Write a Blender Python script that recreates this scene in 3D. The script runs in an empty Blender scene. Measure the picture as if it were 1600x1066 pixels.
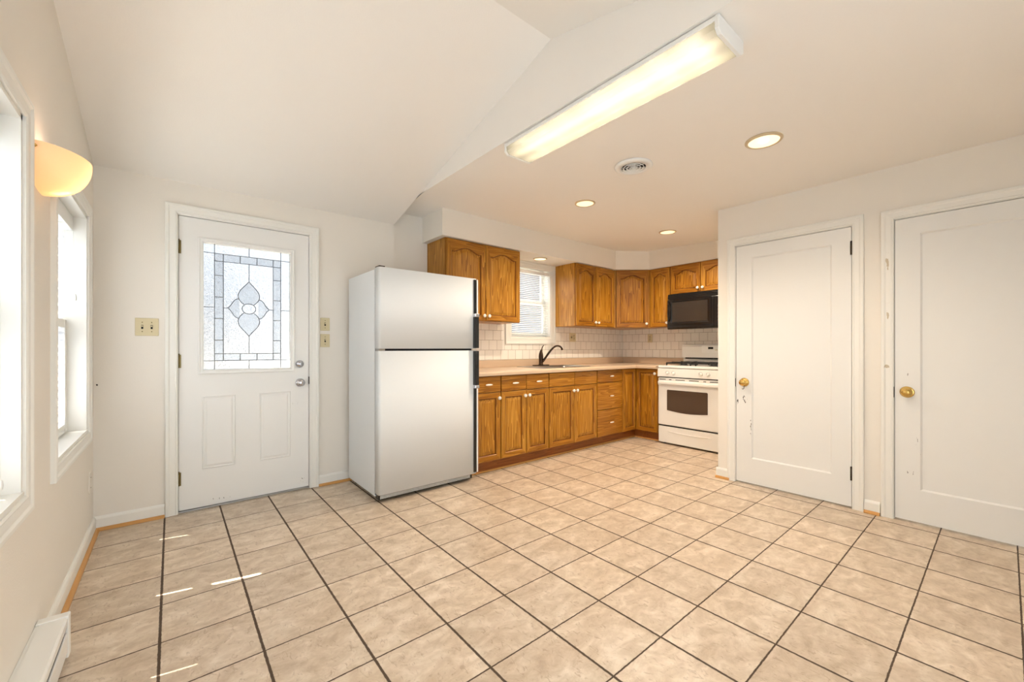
import bpy, bmesh, math, random
from mathutils import Vector, Matrix
random.seed(7)
S = bpy.context.scene
COL = S.collection
PI = math.pi
# ------------------------------------------------------------------ camera, world, sun, exposure
cam = bpy.data.objects.new('camera', bpy.data.cameras.new('camera')); COL.objects.link(cam)
cam.location = (0.0346, -3.5592, 1.1257)
cam.rotation_euler = (PI/2, 0, -0.692828)
cam.data.sensor_width = 36.0
cam.data.lens = 641.06/1600*36
cam.data.shift_y = 10.8/1600
cam.data.clip_start = 0.02
S.camera = cam
S.view_settings.view_transform = 'Standard'
S.view_settings.look = 'None'
S.view_settings.gamma = 1
S.view_settings.use_curve_mapping = False
S.view_settings.exposure = 1.30
W = bpy.data.worlds.new('world'); S.world = W; W.use_nodes = True
bg = W.node_tree.nodes['Background']
bg.inputs['Color'].default_value = (0.82, 0.91, 1.0, 1)
bg.inputs['Strength'].default_value = 1.45
sun = bpy.data.objects.new('sun', bpy.data.lights.new('sun', 'SUN')); COL.objects.link(sun)
sun.data.energy = 22.0; sun.data.angle = math.radians(0.6); sun.data.color = (1, 0.95, 0.86)
sun.rotation_euler = Vector((0.42, -0.09, -0.90)).to_track_quat('-Z', 'Y').to_euler()

# ------------------------------------------------------------------ materials
def srgb(r, g, b):
    f = lambda c: (c/255/12.92) if c/255 <= .04045 else ((c/255+.055)/1.055)**2.4
    return (f(r), f(g), f(b), 1)
def newmat(name):
    m = bpy.data.materials.new(name); m.use_nodes = True
    return m, m.node_tree.nodes, m.node_tree.links, m.node_tree.nodes['Principled BSDF']
def plain(name, col, rough=.5, metal=0, bump=0, bscale=60, spec=.5, coat=0, vary=0.0):
    m, n, l, p = newmat(name)
    p.inputs['Base Color'].default_value = col
    p.inputs['Roughness'].default_value = rough
    p.inputs['Metallic'].default_value = metal
    p.inputs['Specular IOR Level'].default_value = spec
    p.inputs['Coat Weight'].default_value = coat
    tc = n.new('ShaderNodeTexCoord')
    nz = n.new('ShaderNodeTexNoise'); nz.inputs['Scale'].default_value = bscale; nz.inputs['Detail'].default_value = 3
    l.new(tc.outputs['Object'], nz.inputs['Vector'])
    if bump:
        b = n.new('ShaderNodeBump'); b.inputs['Strength'].default_value = bump; b.inputs['Distance'].default_value = .004
        l.new(nz.outputs['Fac'], b.inputs['Height']); l.new(b.outputs['Normal'], p.inputs['Normal'])
    if vary:
        nz2 = n.new('ShaderNodeTexNoise'); nz2.inputs['Scale'].default_value = 2.5; nz2.inputs['Detail'].default_value = 4
        l.new(tc.outputs['Object'], nz2.inputs['Vector'])
        mx = n.new('ShaderNodeMix'); mx.data_type = 'RGBA'
        mx.inputs['A'].default_value = tuple(c*(1-vary) for c in col[:3])+(1,)
        mx.inputs['B'].default_value = tuple(min(1, c*(1+vary*.6)) for c in col[:3])+(1,)
        l.new(nz2.outputs['Fac'], mx.inputs['Factor']); l.new(mx.outputs['Result'], p.inputs['Base Color'])
    return m
def emis(name, col, s, base=(.9, .85, .75, 1)):
    m, n, l, p = newmat(name)
    p.inputs['Base Color'].default_value = base
    p.inputs['Emission Color'].default_value = col
    p.inputs['Emission Strength'].default_value = s
    p.inputs['Roughness'].default_value = .4
    return m
def math_(n, l, op, a, b=None, c=None):
    x = n.new('ShaderNodeMath'); x.operation = op
    for i, v in enumerate((a, b, c)):
        if v is None: continue
        if isinstance(v, (int, float)): x.inputs[i].default_value = v
        else: l.new(v, x.inputs[i])
    return x.outputs[0]

M = {}
M['wall'] = plain('wall_paint', srgb(236, 230, 219), .75, bump=.15, bscale=180, vary=.02)
M['ceil'] = plain('ceiling_paint', srgb(244, 239, 231), .8, bump=.1, bscale=150, vary=.01)
M['trim'] = plain('trim_paint', srgb(238, 236, 228), .4, bump=.05, bscale=40)
M['doorw'] = plain('entry_door_paint', srgb(238, 237, 232), .38)
M['white'] = plain('white_plastic', srgb(240, 239, 234), .35)
M['fridge'] = plain('fridge_enamel', srgb(226, 229, 229), .5, spec=.3)
M['enamel'] = plain('range_enamel', srgb(240, 238, 232), .18, coat=.4)
M['bisque'] = plain('almond_plastic', srgb(214, 200, 160), .4)
M['black'] = plain('black_plastic', srgb(16, 16, 18), .22, coat=.3)
M['iron'] = plain('cast_iron', srgb(22, 22, 23), .55, bump=.3)
M['dark'] = plain('dark_gap', srgb(25, 22, 20), .8)
M['chrome'] = plain('chrome', srgb(200, 200, 205), .15, metal=1)
M['steel'] = plain('brushed_steel', srgb(170, 168, 165), .28, metal=1)
M['brass'] = plain('brass', srgb(215, 180, 105), .22, metal=1)
M['oldbrass'] = plain('tarnished_brass', srgb(120, 105, 70), .35, metal=1)
M['hinge'] = plain('dark_steel_hinge', srgb(70, 62, 55), .4, metal=1)
M['bronze'] = plain('oil_rubbed_bronze', srgb(70, 55, 45), .25, metal=1)
M['came'] = plain('lead_came', srgb(95, 95, 98), .4, metal=.6)
M['porcelain'] = plain('porcelain_knob', srgb(245, 240, 230), .12, coat=.6)
M['pinebase'] = plain('honey_pine_shoe', srgb(205, 150, 80), .4, bump=.2, bscale=30, vary=.2)
M['counter'] = plain('beige_laminate', srgb(205, 180, 152), .33, vary=.05)
M['glassdark'] = plain('oven_glass', srgb(78, 66, 58), .08, coat=.6)
M['mwglass'] = plain('microwave_glass', srgb(48, 46, 45), .07, coat=.8)
M['display'] = plain('clock_display', srgb(12, 14, 12), .1)
M['concrete'] = plain('concrete', srgb(150, 148, 142), .9, bump=.4)
M['roof'] = plain('asphalt_shingle', srgb(24, 26, 36), .9, bump=.6, bscale=25, vary=.4)

def oak(name, vertical, lo, hi, mid):
    m, n, l, p = newmat(name)
    tc = n.new('ShaderNodeTexCoord'); mp = n.new('ShaderNodeMapping'); oi = n.new('ShaderNodeObjectInfo')
    l.new(tc.outputs['Object'], mp.inputs['Vector'])
    mp.inputs['Scale'].default_value = (8, 8, .4) if vertical else (.4, 8, 8)
    cx = n.new('ShaderNodeCombineXYZ'); k = math_(n, l, 'MULTIPLY', oi.outputs['Random'], 37.0)
    for i in range(3): l.new(k, cx.inputs[i])
    l.new(cx.outputs[0], mp.inputs['Location'])
    big = n.new('ShaderNodeTexNoise'); big.inputs['Scale'].default_value = 1.6; big.inputs['Detail'].default_value = 2
    l.new(mp.outputs[0], big.inputs['Vector'])
    rings = math_(n, l, 'FRACT', math_(n, l, 'MULTIPLY', big.outputs['Fac'], 13.0))
    fine = n.new('ShaderNodeTexNoise'); fine.inputs['Scale'].default_value = 9; fine.inputs['Detail'].default_value = 5; fine.inputs['Roughness'].default_value = .7
    l.new(mp.outputs[0], fine.inputs['Vector'])
    mixv = math_(n, l, 'ADD', math_(n, l, 'MULTIPLY', rings, .38), math_(n, l, 'MULTIPLY', fine.outputs['Fac'], .62))
    shift = math_(n, l, 'ADD', mixv, math_(n, l, 'MULTIPLY', math_(n, l, 'SUBTRACT', oi.outputs['Random'], .5), .18))
    r = n.new('ShaderNodeValToRGB'); l.new(shift, r.inputs[0])
    e = r.color_ramp.elements
    e[0].position = .22; e[0].color = lo
    e[1].position = .78; e[1].color = hi
    x = e.new(.5); x.color = mid
    l.new(r.outputs[0], p.inputs['Base Color'])
    p.inputs['Roughness'].default_value = .33; p.inputs['Specular IOR Level'].default_value = .4
    b = n.new('ShaderNodeBump'); b.inputs['Strength'].default_value = .12; b.inputs['Distance'].default_value = .002
    l.new(fine.outputs['Fac'], b.inputs['Height']); l.new(b.outputs['Normal'], p.inputs['Normal'])
    return m
M['oakv'] = oak('honey_oak_vertical', True, srgb(128, 78, 12), srgb(206, 152, 62), srgb(172, 115, 28))
M['oakh'] = oak('honey_oak_horizontal', False, srgb(124, 74, 10), srgb(192, 135, 48), srgb(162, 104, 22))
M['oakgroove_gapshade'] = oak('oak_groove_stain_gap_shade', True, srgb(96, 50, 8), srgb(150, 92, 30), srgb(122, 68, 16))  # stain in the door grooves, and painted gap shade on cabinet fronts
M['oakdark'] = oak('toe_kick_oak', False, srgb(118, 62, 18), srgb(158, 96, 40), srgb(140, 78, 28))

def floor_mat():
    m, n, l, p = newmat('ceramic_floor_tile')
    T = .30
    tc = n.new('ShaderNodeTexCoord'); sp = n.new('ShaderNodeSeparateXYZ')
    wob = n.new('ShaderNodeTexNoise'); wob.inputs['Scale'].default_value = 55; wob.inputs['Detail'].default_value = 2
    l.new(tc.outputs['Object'], wob.inputs['Vector'])
    l.new(tc.outputs['Object'], sp.inputs[0])
    w = math_(n, l, 'MULTIPLY', math_(n, l, 'SUBTRACT', wob.outputs['Fac'], .5), .004)
    def edge(c, half, off):
        t = math_(n, l, 'DIVIDE', math_(n, l, 'ADD', math_(n, l, 'ADD', c, w), off), T)
        fr = math_(n, l, 'FRACT', t)
        d = math_(n, l, 'MULTIPLY', math_(n, l, 'MINIMUM', fr, math_(n, l, 'SUBTRACT', 1.0, fr)), T)
        mr = n.new('ShaderNodeMapRange'); mr.interpolation_type = 'SMOOTHSTEP'
        mr.inputs['From Min'].default_value = half*.75; mr.inputs['From Max'].default_value = half*1.35
        mr.inputs['To Min'].default_value = 1; mr.inputs['To Max'].default_value = 0
        l.new(d, mr.inputs['Value'])
        return mr.outputs[0], math_(n, l, 'FLOOR', t)
    gx, ix = edge(sp.outputs['X'], .0045, 30.0)
    gy, iy = edge(sp.outputs['Y'], .0028, 30.0)
    gx = math_(n, l, 'MULTIPLY', gx, math_(n, l, 'GREATER_THAN', sp.outputs['X'], -.2))
    g = math_(n, l, 'MAXIMUM', gx, gy)
    cell = n.new('ShaderNodeCombineXYZ'); l.new(ix, cell.inputs[0]); l.new(iy, cell.inputs[1])
    wn = n.new('ShaderNodeTexWhiteNoise'); wn.noise_dimensions = '3D'; l.new(cell.outputs[0], wn.inputs['Vector'])
    # each tile gets its own piece of the marbling
    vo = n.new('ShaderNodeVectorMath'); vo.operation = 'MULTIPLY_ADD'
    l.new(wn.outputs['Color'], vo.inputs[0]); vo.inputs[1].default_value = (9, 9, 9); l.new(tc.outputs['Object'], vo.inputs[2])
    def noise(sc, det, ro, dist=0, stretch=None):
        z = n.new('ShaderNodeTexNoise'); z.inputs['Scale'].default_value = sc; z.inputs['Detail'].default_value = det
        z.inputs['Roughness'].default_value = ro; z.inputs['Distortion'].default_value = dist
        src = vo.outputs[0]
        if stretch:
            mp = n.new('ShaderNodeMapping'); mp.inputs['Scale'].default_value = stretch; l.new(src, mp.inputs[0]); src = mp.outputs[0]
        l.new(src, z.inputs['Vector']); return z.outputs['Fac']
    big = noise(9, 5, .65, .6, (1.0, 1.5, 1)); mid = noise(30, 4, .6, .3); spk = noise(42, 3, .55, 1.2, (1.4, .7, 1))
    r = n.new('ShaderNodeValToRGB'); l.new(big, r.inputs[0]); e = r.color_ramp.elements
    e[0].position = .30; e[0].color = srgb(184, 162, 137)
    e[1].position = .68; e[1].color = srgb(222, 206, 185)
    x = e.new(.5); x.color = srgb(204, 185, 161)
    mx = n.new('ShaderNodeMix'); mx.data_type = 'RGBA'; mx.blend_type = 'OVERLAY'; mx.inputs['Factor'].default_value = .2
    l.new(r.outputs[0], mx.inputs['A']); l.new(mid, mx.inputs['B'])
    # darker chips in the glaze
    mr = n.new('ShaderNodeMapRange'); mr.inputs['From Min'].default_value = .585; mr.inputs['From Max'].default_value = .68
    mr.inputs['To Max'].default_value = .42; l.new(spk, mr.inputs['Value'])
    m2 = n.new('ShaderNodeMix'); m2.data_type = 'RGBA'; l.new(mr.outputs[0], m2.inputs['Factor'])
    l.new(mx.outputs['Result'], m2.inputs['A']); m2.inputs['B'].default_value = srgb(150, 122, 96)
    # tone per tile
    hv = n.new('ShaderNodeHueSaturation'); l.new(m2.outputs['Result'], hv.inputs['Color'])
    l.new(math_(n, l, 'ADD', .93, math_(n, l, 'MULTIPLY', wn.outputs['Value'], .12)), hv.inputs['Value'])
    m3 = n.new('ShaderNodeMix'); m3.data_type = 'RGBA'; l.new(g, m3.inputs['Factor'])
    l.new(hv.outputs[0], m3.inputs['A']); m3.inputs['B'].default_value = srgb(80, 63, 48)
    l.new(m3.outputs['Result'], p.inputs['Base Color'])
    l.new(math_(n, l, 'ADD', .36, math_(n, l, 'MULTIPLY', g, .45)), p.inputs['Roughness'])
    b = n.new('ShaderNodeBump'); b.inputs['Strength'].default_value = .5; b.inputs['Distance'].default_value = .003
    h = math_(n, l, 'ADD', math_(n, l, 'MULTIPLY', g, -1.0), math_(n, l, 'MULTIPLY', big, .25))
    l.new(h, b.inputs['Height']); l.new(b.outputs['Normal'], p.inputs['Normal'])
    return m
M['floor'] = floor_mat()

def tile_mat():
    m, n, l, p = newmat('white_wall_tile')
    tc = n.new('ShaderNodeTexCoord'); sp = n.new('ShaderNodeSeparateXYZ'); cb = n.new('ShaderNodeCombineXYZ')
    l.new(tc.outputs['Object'], sp.inputs[0]); l.new(sp.outputs['X'], cb.inputs[0]); l.new(sp.outputs['Z'], cb.inputs[1])
    br = n.new('ShaderNodeTexBrick'); l.new(cb.outputs[0], br.inputs['Vector'])
    br.inputs['Scale'].default_value = 1; br.inputs['Brick Width'].default_value = .108; br.inputs['Row Height'].default_value = .108
    br.inputs['Mortar Size'].default_value = .0016; br.inputs['Mortar Smooth'].default_value = .2; br.inputs['Bias'].default_value = 0
    br.inputs['Color1'].default_value = srgb(245, 240, 230); br.inputs['Color2'].default_value = srgb(240, 233, 222)
    br.inputs['Mortar'].default_value = srgb(150, 135, 115)
    l.new(br.outputs['Color'], p.inputs['Base Color'])
    p.inputs['Roughness'].default_value = .22
    b = n.new('ShaderNodeBump'); b.inputs['Strength'].default_value = .4; b.inputs['Distance'].default_value = .002; b.invert = True
    l.new(br.outputs['Fac'], b.inputs['Height']); l.new(b.outputs['Normal'], p.inputs['Normal'])
    return m
M['tile'] = tile_mat()

def siding_mat():
    m, n, l, p = newmat('clapboard_siding')
    tc = n.new('ShaderNodeTexCoord'); sp = n.new('ShaderNodeSeparateXYZ'); l.new(tc.outputs['Object'], sp.inputs[0])
    fr = math_(n, l, 'FRACT', math_(n, l, 'DIVIDE', sp.outputs['Z'], .12))
    r = n.new('ShaderNodeValToRGB'); l.new(fr, r.inputs[0]); e = r.color_ramp.elements
    e[0].position = .0; e[0].color = srgb(48, 48, 56); e[1].position = .14; e[1].color = srgb(88, 89, 100)
    l.new(r.outputs[0], p.inputs['Base Color']); p.inputs['Roughness'].default_value = .8
    return m
M['siding'] = siding_mat()

def slat_mat(name='blind_slat', tl=.5):
    m, n, l, p = newmat(name)
    p.inputs['Base Color'].default_value = srgb(246, 246, 244); p.inputs['Roughness'].default_value = .4
    tr = n.new('ShaderNodeBsdfTranslucent'); tr.inputs['Color'].default_value = (.95, .96, 1, 1)
    mx = n.new('ShaderNodeMixShader'); mx.inputs[0].default_value = tl
    l.new(p.outputs[0], mx.inputs[1]); l.new(tr.outputs[0], mx.inputs[2])
    l.new(mx.outputs[0], n['Material Output'].inputs['Surface'])
    return m
M['slat'] = slat_mat(); M['minislat'] = slat_mat('mini_blind_slat', .06)

def glass_mat(name, rough, bump, clear=.5, tint=1):
    m, n, l, p = newmat(name)
    n.remove(p)
    tr = n.new('ShaderNodeBsdfTransparent'); tr.inputs[0].default_value = (.96*tint, .98*tint, tint, 1)
    if bump:
        gl = n.new('ShaderNodeBsdfRefraction'); gl.inputs['Roughness'].default_value = rough; gl.inputs['IOR'].default_value = 1.25; gl.inputs['Color'].default_value = (tint, tint, tint, 1)
        nz = n.new('ShaderNodeTexNoise'); nz.inputs['Scale'].default_value = 75; nz.inputs['Detail'].default_value = 4; nz.inputs['Distortion'].default_value = 1.45
        tc = n.new('ShaderNodeTexCoord'); l.new(tc.outputs['Object'], nz.inputs['Vector'])
        b = n.new('ShaderNodeBump'); b.inputs['Strength'].default_value = bump; b.inputs['Distance'].default_value = .01
        l.new(nz.outputs['Fac'], b.inputs['Height']); l.new(b.outputs['Normal'], gl.inputs['Normal'])
        gs = n.new('ShaderNodeBsdfGlossy'); gs.inputs['Roughness'].default_value = .12; l.new(b.outputs['Normal'], gs.inputs['Normal'])
    else:
        gl = n.new('ShaderNodeBsdfTransparent')
        gs = n.new('ShaderNodeBsdfGlossy'); gs.inputs['Roughness'].default_value = .03
    a = n.new('ShaderNodeMixShader'); a.inputs[0].default_value = clear; l.new(gl.outputs[0], a.inputs[1]); l.new(tr.outputs[0], a.inputs[2])
    c = n.new('ShaderNodeMixShader'); c.inputs[0].default_value = .07; l.new(a.outputs[0], c.inputs[1]); l.new(gs.outputs[0], c.inputs[2])
    l.new(c.outputs[0], n['Material Output'].inputs['Surface'])
    return m
M['glass'] = glass_mat('window_glass', 0, 0)
M['artglass'] = glass_mat('textured_door_glass', .03, 1.0, .15, .66)
M['bevelglass'] = glass_mat('clear_bevel_glass', .03, .12, .4, .86)

def diffuser_mat():
    m, n, l, p = newmat('prismatic_diffuser')
    p.inputs['Base Color'].default_value = (.06, .055, .05, 1); p.inputs['Roughness'].default_value = .35
    tc = n.new('ShaderNodeTexCoord'); sp = n.new('ShaderNodeSeparateXYZ'); l.new(tc.outputs['Object'], sp.inputs[0])
    x = sp.outputs['X']
    def peak(c):
        d = math_(n, l, 'DIVIDE', math_(n, l, 'SUBTRACT', x, c), .034)
        return math_(n, l, 'EXPONENT', math_(n, l, 'MULTIPLY', math_(n, l, 'MULTIPLY', d, d), -1.0))
    s = math_(n, l, 'ADD', peak(-.05), peak(.055))
    # the tubes stop short of the end caps
    y = math_(n, l, 'ABSOLUTE', sp.outputs['Y'])
    mr = n.new('ShaderNodeMapRange'); mr.interpolation_type = 'SMOOTHSTEP'
    mr.inputs['From Min'].default_value = .54; mr.inputs['From Max'].default_value = .64; mr.inputs['To Min'].default_value = 1; mr.inputs['To Max'].default_value = .25
    l.new(y, mr.inputs['Value'])
    st = math_(n, l, 'MULTIPLY', math_(n, l, 'ADD', .27, math_(n, l, 'MULTIPLY', s, .26)), math_(n, l, 'ADD', .35, math_(n, l, 'MULTIPLY', mr.outputs[0], .65)))
    p.inputs['Emission Color'].default_value = (1, .83, .52, 1)
    l.new(st, p.inputs['Emission Strength'])
    tp = n.new('ShaderNodeBsdfTransparent'); mx = n.new('ShaderNodeMixShader'); mx.inputs[0].default_value = .14
    l.new(p.outputs[0], mx.inputs[1]); l.new(tp.outputs[0], mx.inputs[2]); l.new(mx.outputs[0], n['Material Output'].inputs['Surface'])
    return m
M['diffuser'] = diffuser_mat()
M['warm'] = emis('recessed_lamp_reflector', (1, .74, .44, 1), .46)
M['bulb'] = emis('recessed_lamp_bulb', (1, .85, .6, 1), 5)
M['ringp'] = plain('recessed_trim_ring', srgb(205, 185, 150), .45)

def sconce_mat():
    m, n, l, p = newmat('alabaster_glass_shade')
    p.inputs['Base Color'].default_value = srgb(250, 220, 190); p.inputs['Roughness'].default_value = .3
    tr = n.new('ShaderNodeBsdfTranslucent'); tr.inputs['Color'].default_value = srgb(255, 240, 214)
    mx = n.new('ShaderNodeMixShader'); mx.inputs[0].default_value = .6
    l.new(p.outputs[0], mx.inputs[1]); l.new(tr.outputs[0], mx.inputs[2]); l.new(mx.outputs[0], n['Material Output'].inputs['Surface'])
    return m
M['shade'] = sconce_mat()

def scuffed(name, base, spots, dark=(60, 50, 42), thr=.60, scale=90):
    """white paint with worn-through marks confined to small places (object space boxes)"""
    m = plain(name, base, .42, bump=.05, bscale=30)
    n, l = m.node_tree.nodes, m.node_tree.links; p = n['Principled BSDF']
    tc = n.new('ShaderNodeTexCoord'); sp = n.new('ShaderNodeSeparateXYZ'); l.new(tc.outputs['Object'], sp.inputs[0])
    nz = n.new('ShaderNodeTexNoise'); nz.inputs['Scale'].default_value = scale; nz.inputs['Detail'].default_value = 3
    mp = n.new('ShaderNodeMapping'); mp.inputs['Scale'].default_value = (1.6, 1, .6); l.new(tc.outputs['Object'], mp.inputs[0]); l.new(mp.outputs[0], nz.inputs['Vector'])
    tot = None
    for (cx, cz, rx, rz) in spots:
        a = math_(n, l, 'DIVIDE', math_(n, l, 'SUBTRACT', sp.outputs['X'], cx), rx)
        b = math_(n, l, 'DIVIDE', math_(n, l, 'SUBTRACT', sp.outputs['Z'], cz), rz)
        d = math_(n, l, 'ADD', math_(n, l, 'MULTIPLY', a, a), math_(n, l, 'MULTIPLY', b, b))
        k = math_(n, l, 'MAXIMUM', math_(n, l, 'SUBTRACT', 1.0, d), 0.0)
        tot = k if tot is None else math_(n, l, 'MAXIMUM', tot, k)
    mr = n.new('ShaderNodeMapRange'); mr.inputs['From Min'].default_value = thr; mr.inputs['From Max'].default_value = thr+.03
    l.new(math_(n, l, 'ADD', nz.outputs['Fac'], math_(n, l, 'MULTIPLY', math_(n, l, 'SUBTRACT', tot, 1.0), .25)), mr.inputs['Value'])
    f = math_(n, l, 'MULTIPLY', mr.outputs[0], math_(n, l, 'GREATER_THAN', tot, 0.0))
    mx = n.new('ShaderNodeMix'); mx.data_type = 'RGBA'; l.new(f, mx.inputs['Factor'])
    mx.inputs['A'].default_value = base; mx.inputs['B'].default_value = srgb(*dark)
    l.new(mx.outputs['Result'], p.inputs['Base Color'])
    return m

# ------------------------------------------------------------------ mesh helpers
class MB:
    def __init__(s): s.bm = bmesh.new()
    def box(s, x0, x1, y0, y1, z0, z1, bev=0, mi=0, mtx=None, seg=2):
        t = bmesh.new(); bmesh.ops.create_cube(t, size=1)
        sx, sy, sz = abs(x1-x0), abs(y1-y0), abs(z1-z0)
        for v in t.verts: v.co = Vector(((x0+x1)/2+v.co.x*sx, (y0+y1)/2+v.co.y*sy, (z0+z1)/2+v.co.z*sz))
        if bev: bmesh.ops.bevel(t, geom=t.edges[:], offset=min(bev, .45*min(sx, sy, sz)), segments=seg, affect='EDGES', profile=.5)
        for f in t.faces: f.material_index = mi
        s._merge(t, mtx); return s
    def _merge(s, t, mtx=None):
        if mtx is not None: t.transform(mtx)
        me = bpy.data.meshes.new('t'); t.to_mesh(me); s.bm.from_mesh(me); bpy.data.meshes.remove(me); t.free()
    def lathe(s, prof, c=(0, 0, 0), axis='Z', seg=32, mi=0, a0=0, a1=2*PI, mtx=None, caps=True):
        t = bmesh.new(); full = abs(a1-a0-2*PI) < 1e-6; n = seg if full else seg+1; rows = []
        for (r, h) in prof:
            if r < 1e-6: rows.append([t.verts.new((0, 0, h))]*n); continue
            rows.append([t.verts.new((r*math.cos(a0+(a1-a0)*i/seg), r*math.sin(a0+(a1-a0)*i/seg), h)) for i in range(n)])
        for a, b in zip(rows, rows[1:]):
            for i in range(seg):
                j = (i+1) % n
                q = []
                for v in (a[i], a[j], b[j], b[i]):
                    if v not in q: q.append(v)
                if len(q) > 2:
                    try: f = t.faces.new(q); f.smooth = True; f.material_index = mi
                    except ValueError: pass
        if axis == 'Y': t.transform(Matrix.Rotation(PI/2, 4, 'X'))     # +h -> -Y
        if axis == 'X': t.transform(Matrix.Rotation(PI/2, 4, 'Y'))
        t.transform(Matrix.Translation(c)); bmesh.ops.recalc_face_normals(t, faces=t.faces[:])
        s._merge(t, mtx); return s
    def prism(s, pts, axis, a, b, mi=0, bev=0, smooth=False):
        """pts 2D polygon; axis 'Y' : pts are (x,z) extruded y a->b; 'X': (y,z); 'Z': (x,y)"""
        t = bmesh.new()
        def P(p, h): return {'Y': (p[0], h, p[1]), 'X': (h, p[0], p[1]), 'Z': (p[0], p[1], h)}[axis]
        A = [t.verts.new(P(p, a)) for p in pts]; B = [t.verts.new(P(p, b)) for p in pts]
        t.faces.new(A); t.faces.new(B[::-1])
        for i in range(len(pts)):
            f = t.faces.new((A[i], B[i], B[(i+1) % len(pts)], A[(i+1) % len(pts)])); f.smooth = smooth
        bmesh.ops.recalc_face_normals(t, faces=t.faces[:])
        if bev: bmesh.ops.bevel(t, geom=[e for e in t.edges if not e.smooth or True], offset=bev, segments=1, affect='EDGES')
        for f in t.faces: f.material_index = mi
        s._merge(t); return s
    def tube(s, pts, r, seg=10, mi=0, rs=None):
        t = bmesh.new(); pts = [Vector(p) for p in pts]; rows = []; up = Vector((0, 0, 1))
        for i, p in enumerate(pts):
            d = (pts[min(i+1, len(pts)-1)]-pts[max(i-1, 0)]).normalized()
            u = d.cross(up)
            if u.length < .05: u = d.cross(Vector((0, 1, 0)))
            u.normalize(); w = u.cross(d).normalized(); R = rs[i] if rs else r
            rows.append([t.verts.new(p+u*math.cos(2*PI*k/seg)*R+w*math.sin(2*PI*k/seg)*R) for k in range(seg)])
        for a, b in zip(rows, rows[1:]):
            for k in range(seg):
                f = t.faces.new((a[k], a[(k+1) % seg], b[(k+1) % seg], b[k])); f.smooth = True; f.material_index = mi
        for r_ in (rows[0], rows[-1]):
            f = t.faces.new(r_); f.material_index = mi
        bmesh.ops.recalc_face_normals(t, faces=t.faces[:]); s._merge(t); return s
    def rings(s, rings, mats=None, cap=True, smooth=False):
        t = bmesh.new(); R = [[t.verts.new(p) for p in r] for r in rings]; n = len(R[0])
        for k, (a, b) in enumerate(zip(R, R[1:])):
            for i in range(n):
                j = (i+1) % n
                try: f = t.faces.new((a[i], a[j], b[j], b[i]))
                except ValueError: continue
                if mats: f.material_index = mats(k, i)
        if cap:
            t.faces.new(R[-1]); t.faces.new(R[0][::-1])
        bmesh.ops.remove_doubles(t, verts=t.verts[:], dist=1e-6)
        bmesh.ops.dissolve_degenerate(t, edges=t.edges[:], dist=1e-6)
        bmesh.ops.recalc_face_normals(t, faces=t.faces[:])
        s._merge(t); return s
    def build(s, name, mats, parent=None, loc=None, rotz=None):
        me = bpy.data.meshes.new(name); s.bm.to_mesh(me); s.bm.free()
        for m in (mats if isinstance(mats, (list, tuple)) else [mats]): me.materials.append(M[m] if isinstance(m, str) else m)
        o = bpy.data.objects.new(name, me); COL.objects.link(o)
        if parent: o.parent = parent
        if loc is not None: o.location = loc
        if rotz is not None: o.rotation_euler.z = rotz
        return o
def tag(o, label, cat, group=None, kind=None):
    o['label'] = label; o['category'] = cat
    if group: o['group'] = group
    if kind: o['kind'] = kind
    return o
def thing(name, label, cat, loc, rotz=0, group=None, kind=None):
    o = bpy.data.objects.new(name, None); COL.objects.link(o); o.empty_display_size = .05
    o.location = loc; o.rotation_euler.z = rotz
    return tag(o, label, cat, group, kind)
def lab(o, s): o['label'] = s; return o

# ------------------------------------------------------------------ the shell
XL, YE, YK, XK, XC, YC, YS = -.335, .02, .05, 5.15, 3.70, -1.955, -4.6
ZC, XF = 2.385, 1.60
floor = MB().box(XL-.14, XK+.14, YS, .19, -.06, 0).build('floor', 'floor'); tag(floor, 'beige ceramic tile floor with dark brown grout lines', 'floor', kind='structure')

def wall(name, axis, face, back, u0, u1, z0, z1, holes, label, mat='wall'):
    mb = MB(); cuts = sorted({u0, u1}.union(*[{h[0], h[1]} for h in holes]) if holes else {u0, u1})
    for a, b in zip(cuts, cuts[1:]):
        zz = [(z0, z1)]
        for h in holes:
            if h[0] <= a+1e-6 and h[1] >= b-1e-6:
                zz = [(p, q) for p, q in ((z0, h[2]), (h[3], z1)) if q-p > 1e-4]
        for p, q in zz:
            if axis == 'x': mb.box(min(face, back), max(face, back), a, b, p, q)
            else: mb.box(a, b, min(face, back), max(face, back), p, q)
    o = mb.build(name, mat); return tag(o, label, 'wall', kind='structure')
WIN1 = (-1.075, -.235, .65, 1.87); WIN2 = (-2.40, -1.545, .65, 1.87); DO1 = (.062, .897, 0, 2.04)
WIN3 = (3.0, 3.65, 1.245, 2.10)
wall('wall_left', 'x', XL, XL-.14, YS, YE, 0, 2.85, [WIN1, WIN2], 'cream wall with two blind-covered windows on the left')
wall('wall_back', 'y', YE, YE+.14, XL-.14, 1.606, 0, 2.85, [DO1], 'cream wall around the front entry door')
wall('wall_kitchen', 'y', YK, YK+.14, 1.606, XK+.14, 0, 2.6, [WIN3], 'cream wall behind the sink cabinets')
wall('wall_right', 'x', XK, XK+.14, YS, YK, 0, 2.6, [], 'cream wall behind the range')
D2 = (-2.872, -2.098, 0, 1.985); D3 = (-3.90, -3.085, 0, 1.975)
wall('wall_closet', 'x', XC, XC+.12, YS, YC, 0, 2.6, [D2, D3], 'cream wall holding the two plain white closet doors')
w = MB().box(XC+.12, XK, YC-.12, YC, 0, 2.6).build('wall_closet_end', 'wall'); tag(w, 'cream end wall beside the range', 'wall', kind='structure')

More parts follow.
